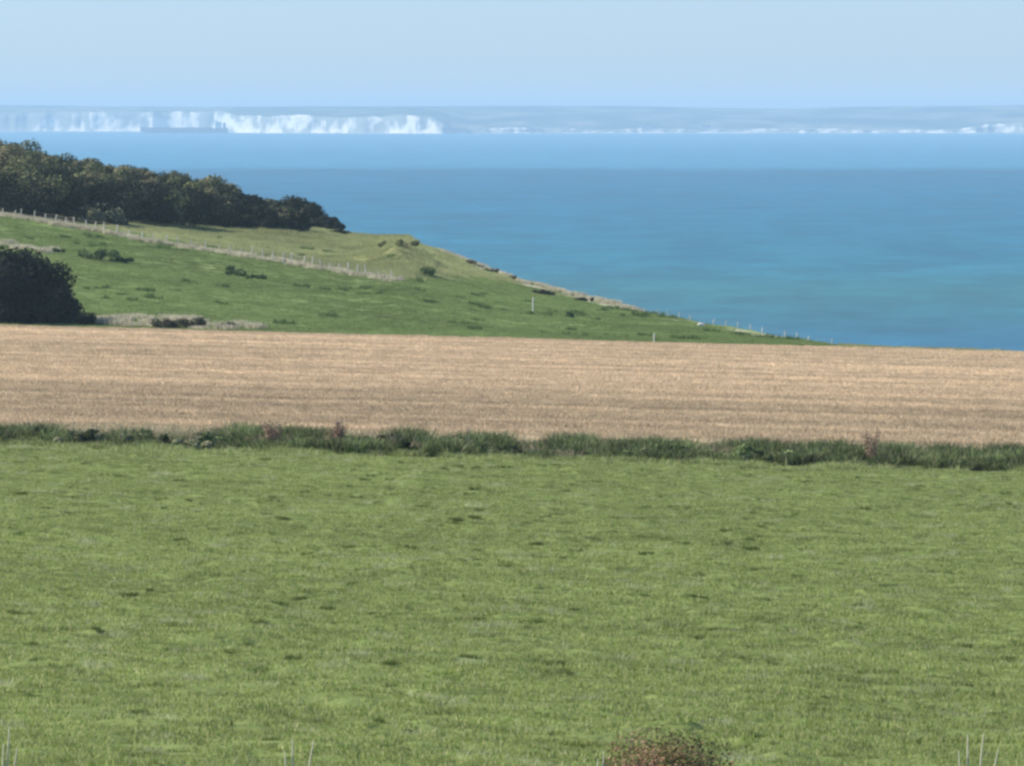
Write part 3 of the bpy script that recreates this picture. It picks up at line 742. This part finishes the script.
# ---------------------------------------------------------------- foreground bush and stalks at the bottom edge
m_rust = leafy('rust_leaves', .2, .8)
RUST = [(.24, .18, .09), (.20, .20, .08), (.27, .17, .10), (.09, .10, .045), (.15, .16, .06)]
bush_at(668, 75, 720, 182, RUST, 'rusty brown and olive bush at the bottom edge of the picture', 500, n=26000, leaf=.022, blobs=26, cat='bush', mat=m_rust, side=(-.1, .25, (.32, .20, .14)))
m_stalk = plain('stalk', (.50, .48, .34), .8, .1, 20)
def stalks(px, d, tops, label, seed):
    rd = random.Random(seed); x = (px - 512) / FOC * d; z0 = ground(x, d)
    t = thing('grass_stalks', label, 'grass tuft', (x, d, z0), 0, 'pale grass stalks along the bottom edge')
    for (pxt, top) in tops:
        xt = (pxt - px) / FOC * d; H = EYE - (top - HOR) * d / FOC - z0
        mb = MB(); b = xt * .5 - .03
        mb.tube([(b, 0, -.03), (b + (xt - b) * .35, .01, H * .5), (b + (xt - b) * .7, .02, H * .8), (xt, .03, H)], [.009, .008, .011, .004], 6)
        mb.build('stalk', m_stalk, t, True)
stalks(298, 74, [(292, 740), (313, 742), (284, 752)], 'pair of pale grass stalks at the bottom edge, left of the rusty bush', 1)
stalks(6, 74, [(8, 728), (16, 748), (2, 745)], 'pale grass stalks in the lower left corner', 2)
stalks(605, 74, [(604, 752), (598, 760)], 'short pale stalks against the left side of the rusty bush', 3)
stalks(975, 74, [(969, 736), (985, 734), (960, 752), (1000, 750)], 'cluster of pale stalks near the lower right corner', 4)
foretuft = patch_set('fore_patch', 3, m_dry, nb=110, size=.7, hmin=.25, hmax=.62, wid=.008, cols=[(3, (.42, .40, .25)), (2, (.22, .26, .10)), (1, (.14, .19, .06))], lean=.6, s0=260)
fp_ = [((px - 512) / FOC * 72, 72 + rng.uniform(-1, 1)) for px in list(range(-10, 70, 16)) + list(range(730, 1040, 14)) + [260, 285, 320, 600]]
scatter('tall_grass', fp_, foretuft, 'taller grass tips brushing the bottom edge of the picture', seed=12, smin=.7, smax=1.05)

# ---------------------------------------------------------------- fences and posts
m_post = plain('weathered_post', (.55, .52, .44), .9, .3, 2)
m_wire = plain('wire', (.16, .15, .14), .5, .1, 3, metal=.6)
def fence(pts, h, name, label, rad=.07, wires=(.35, .65, .95), jit=.05, seed=0, wr=.008):
    rd = random.Random(seed)
    x0, y0 = pts[0]; z0 = ground(x0, y0)
    t = thing(name, label, 'fence', (x0, y0, z0)); tops = []
    for (x, y) in pts:
        z = ground(x, y); hh = h * rd.uniform(.7, 1.2); lx, ly = rd.gauss(0, jit), rd.gauss(0, jit)
        mb = MB(); mb.tube([(x - x0, y - y0, z - z0 - .4), (x - x0 + lx * .5, y - y0 + ly * .5, z - z0 + hh * .5), (x - x0 + lx, y - y0 + ly, z - z0 + hh)], [rad, rad, rad * .9], 8)
        mb.build('post', m_post, t); tops.append((x - x0 + lx, y - y0 + ly, z - z0, hh))
    for f in wires:
        mb = MB(); P = []
        for a, b in zip(tops[:-1], tops[1:]):
            P.append((a[0], a[1] - rad, a[2] + a[3] * f)); P.append(((a[0] + b[0]) / 2, (a[1] + b[1]) / 2 - rad, (a[2] + a[3] * f + b[2] + b[3] * f) / 2 - .03))
        P.append((tops[-1][0], tops[-1][1] - rad, tops[-1][2] + tops[-1][3] * f))
        mb.tube(P, [wr] * len(P), 4); mb.build('wire', m_wire, t)
    return t
fence([hit(px, np.interp(px, *FENCE_ROW)) for px in [-50, -36, -24, -9, 3, 14, 21, 34, 45, 55, 66, 74, 87, 95, 104, 117, 128, 142, 153, 167, 179, 192, 206, 219, 230, 241, 252, 263, 273, 283, 292, 303, 312, 321, 330, 339, 348, 357, 366, 379, 392]], 1.05, 'wire_fence',
      'post and wire fence running down the hillside below the scrub belt', rad=.075, jit=.09)
def edge_pt(px, back):
    _, cd_ = crest(px); d = float(cd_) - back; return ((px - 512) / FOC * d, d)
fence([edge_pt(px, 3) for px in [596, 609, 622, 634, 645, 656, 667, 679, 690, 713, 726, 738, 751, 762, 785, 797, 808, 832]], .5, 'cliff_fence',
      'low post and wire fence along the cliff edge down to the stubble', rad=.05, wires=(.5, .9), wr=.006)
def post(px, row, h, label, rad=.08, name='marker_post'):
    x, y = hit(px, row); z = ground(x, y)
    t = thing(name, label, 'post', (x, y, z))
    mb = MB(); mb.tube([(0, 0, -.3), (.01, 0, h * .5), (.02, 0, h * .96)], [rad, rad, rad * .95], 10); mb.build('shaft', m_white, t)
    mb = MB(); mb.tube([(.02, 0, h * .96 + .002), (.02, 0, h * 1.02)], [rad * 1.12, rad * .5], 10); mb.build('cap', m_white, t)
m_white = plain('pale_painted_wood', (.62, .60, .53), .7, .08, 6)
post(533, 312, 1.35, 'lone pale post on the green slope above the stubble')
post(654, 342.5, .75, 'short pale post at the far edge of the stubble field', .06)
def stone(px, row, label, seed):
    rd = random.Random(seed); x, y = hit(px, row)
    import bmesh
    bm = bmesh.new(); bmesh.ops.create_icosphere(bm, subdivisions=2, radius=.27)
    for v in bm.verts:
        k = 1 + rd.uniform(-.14, .14); v.co = Vector((v.co.x * 1.3 * k, v.co.y * k, max(v.co.z, -.3) * .75 * k))
    me = bpy.data.meshes.new('chalk_boulder'); bm.to_mesh(me); bm.free()
    o = new_obj('chalk_boulder', me, None, m_chalkstone, label=label, category='boulder'); o.location = (x, y, ground(x, y) + .15)
m_chalkstone = plain('chalk_stone', (.58, .56, .50), .9, .12, 4)
stone(701, 326.5, 'white chalk boulder at the cliff edge among the low fence posts', 3)

# ---------------------------------------------------------------- the ship in the strait
def ship():
    D = 24700.0; s = D / FOC
    x0 = (140 - 512) * s; x1 = (228 - 512) * s; L = x1 - x0
    t = thing('cargo_ship', 'long dark cargo ship passing below the white cliffs, bridge at its stern', 'ship', (x0, D, 0))
    m_h = plain('hull_paint', (.03, .05, .10), .5, .1, .1); m_w = plain('ship_white', (.55, .57, .60), .5, .05, .1)
    m_deck = plain('deck_paint', (.12, .07, .06), .7, .1, .1); m_g = plain('ship_window', (.03, .04, .05), .2, .1, 1)
    # hull lofted from sections, bow to the left
    B = 22.0; V = []; F = []
    fr = [0, .03, .08, .16, .5, .86, .95, 1.0]; bw = [.04, .3, .62, .9, 1, 1, .92, .75]; sh = [21, 20.5, 18.5, 17, 16.5, 16.5, 17, 17]
    for f, b, z in zip(fr, bw, sh):
        rake = (1 - min(f / .08, 1)) * 6
        for (yy, zz, dx) in ((-.55, -1, rake), (-.95, 5, rake * .6), (-1, z, 0), (1, z, 0), (.95, 5, rake * .6), (.55, -1, rake)):
            V.append((f * L + dx, yy * b * B, zz))
    n = 6
    for k in range(len(fr) - 1):
        for a in range(n): F.append([k * n + a, k * n + (a + 1) % n, (k + 1) * n + (a + 1) % n, (k + 1) * n + a])
    F.append(list(range(n))[::-1]); F.append([(len(fr) - 1) * n + a for a in range(n)])
    new_obj('hull', mesh_from('hull', V, F), t, m_h)
    mb = MB(); mb.box(L * .86, L * .93, -19, 19, 16.6, 38); mb.box(L * .855, L * .9, -22, 22, 33, 36.5); sup = mb.build('superstructure', m_w, t)
    mb = MB(); mb.box(L * .8535, L * .857, -20, 20, 34, 35.6); mb.build('window_band', m_g, sup)
    mb = MB(); mb.box(L * .945, L * .975, -7, 7, 16.9, 34); mb.build('funnel', m_h, t)
    mb = MB(); mb.tube([(L * .88, 0, 38), (L * .88, 0, 48)], [1.0, .6]); mb.box(L * .877, L * .883, -6, 6, 43, 44); mb.build('mast', m_w, t)
    mb = MB(); mb.tube([(L * .035, 0, 20), (L * .035, 0, 34)], [.9, .5]); mb.build('foremast', m_w, t)
    for k in range(8):
        mb = MB(); a = L * (.10 + k * .092); mb.box(a, a + L * .075, -15, 15, 16.3, 18.6 + (k % 3) * .5); mb.build('hatch_cover', m_deck, t)
    # foam thrown up by the bow
    rngf = np.random.default_rng(3); n = 260; V = []; F = []
    for k in range(n):
        c = np.array([x0 + rngf.normal(0, 7), D - 10 + rngf.normal(0, 12), abs(rngf.normal(0, 2.2)) + .2]); r = rngf.uniform(.5, 1.3)
        b = len(V); u = rngf.normal(0, 1, (4, 3)) * r
        V += [tuple(c + q) for q in u]; F += [[b, b + 1, b + 2], [b, b + 2, b + 3], [b, b + 1, b + 3], [b + 1, b + 2, b + 3]]
    new_obj('bow_foam', mesh_from('bow_foam', V, F), None, plain('foam', (.8, .82, .84), .9, .05, .1), kind='stuff', label='white foam at the bow of the cargo ship', category='foam')
ship()

# ---------------------------------------------------------------- white buildings on the far shore
m_wall = plain('far_render', (.78, .76, .72), .8, .05, .05); m_roof = plain('far_roof', (.20, .17, .16), .9, .1, .05); m_fg = plain('far_glass', (.05, .06, .08), .3, .1, 1)
def far_house(px, row, wpx, hpx, label):
    D = float(np.interp(px, coast_p, coast_D)); zt = float(np.interp(px, coast_p, coast_z))
    frac = [0, .08, .22, .36, .5]; q = [0, 300, 700, 1200, 1800]
    d = D + 42; s = d / FOC
    z = zt + .5
    # move inland until the sight line meets the rising ground at the wanted row
    zs_ = EYE - (np.interp(px, SK_P, SK_Y) - HOR) / FOC * 32500
    for dd in np.arange(0, 1800, 15.):
        zz = zt + (zs_ - zt) * np.interp(dd, q, frac); d = D + 34 + dd
        if HOR + (EYE - zz) / d * FOC <= row: z = zz; break
    s = d / FOC; x = (px - 512) * s; W = wpx * s; Hh = hpx * s; Dp = 14.0
    t = thing('coastal_building', label, 'building', (x, d - 8, z - 3), 0, 'white buildings on the far shore')
    mb = MB(); mb.box(-W / 2, W / 2, 0, Dp, 0, Hh + 3); wl = mb.build('wall', m_wall, t)
    mb = MB(); mb.prism([(-W / 2 - .6, Hh + 3.01), (W / 2 + .6, Hh + 3.01), (W / 2 - 2, Hh + 6), (-W / 2 + 2, Hh + 6)], -.6, Dp + .6); mb.build('roof', m_roof, t)
    k = max(2, int(W / 5))
    for j in range(k):
        xa = -W / 2 + (j + .3) * W / k
        mb = MB(); mb.box(xa, xa + W / k * .4, -.12, .05, 3 + Hh * .45, 3 + Hh * .75); mb.build('window', m_fg, t)
for a in ((649, 127.5, 7, 2.6, 'white building on the far shore, the tallest right of the cliffs'), (641, 128, 4, 1.5, 'small white building just left of the tallest far shore building'),
          (673, 125, 5, 1.4, 'small pale building on the far slope right of the tallest far shore building'), (706, 128.5, 9, 2.2, 'long low white building above the shore right of centre'),
          (565, 126.5, 6, 1.3, 'small pale building on the far shore above the low cliffs'), (584, 127.5, 5, 1.3, 'low pale building left of the tallest far shore building'),
          (822, 122, 8, 1.3, 'pale long building high on the far slope, right half of the picture'), (1000, 119, 7, 2.0, 'white building on the far slope close to the right edge of the picture')):
    far_house(*a)
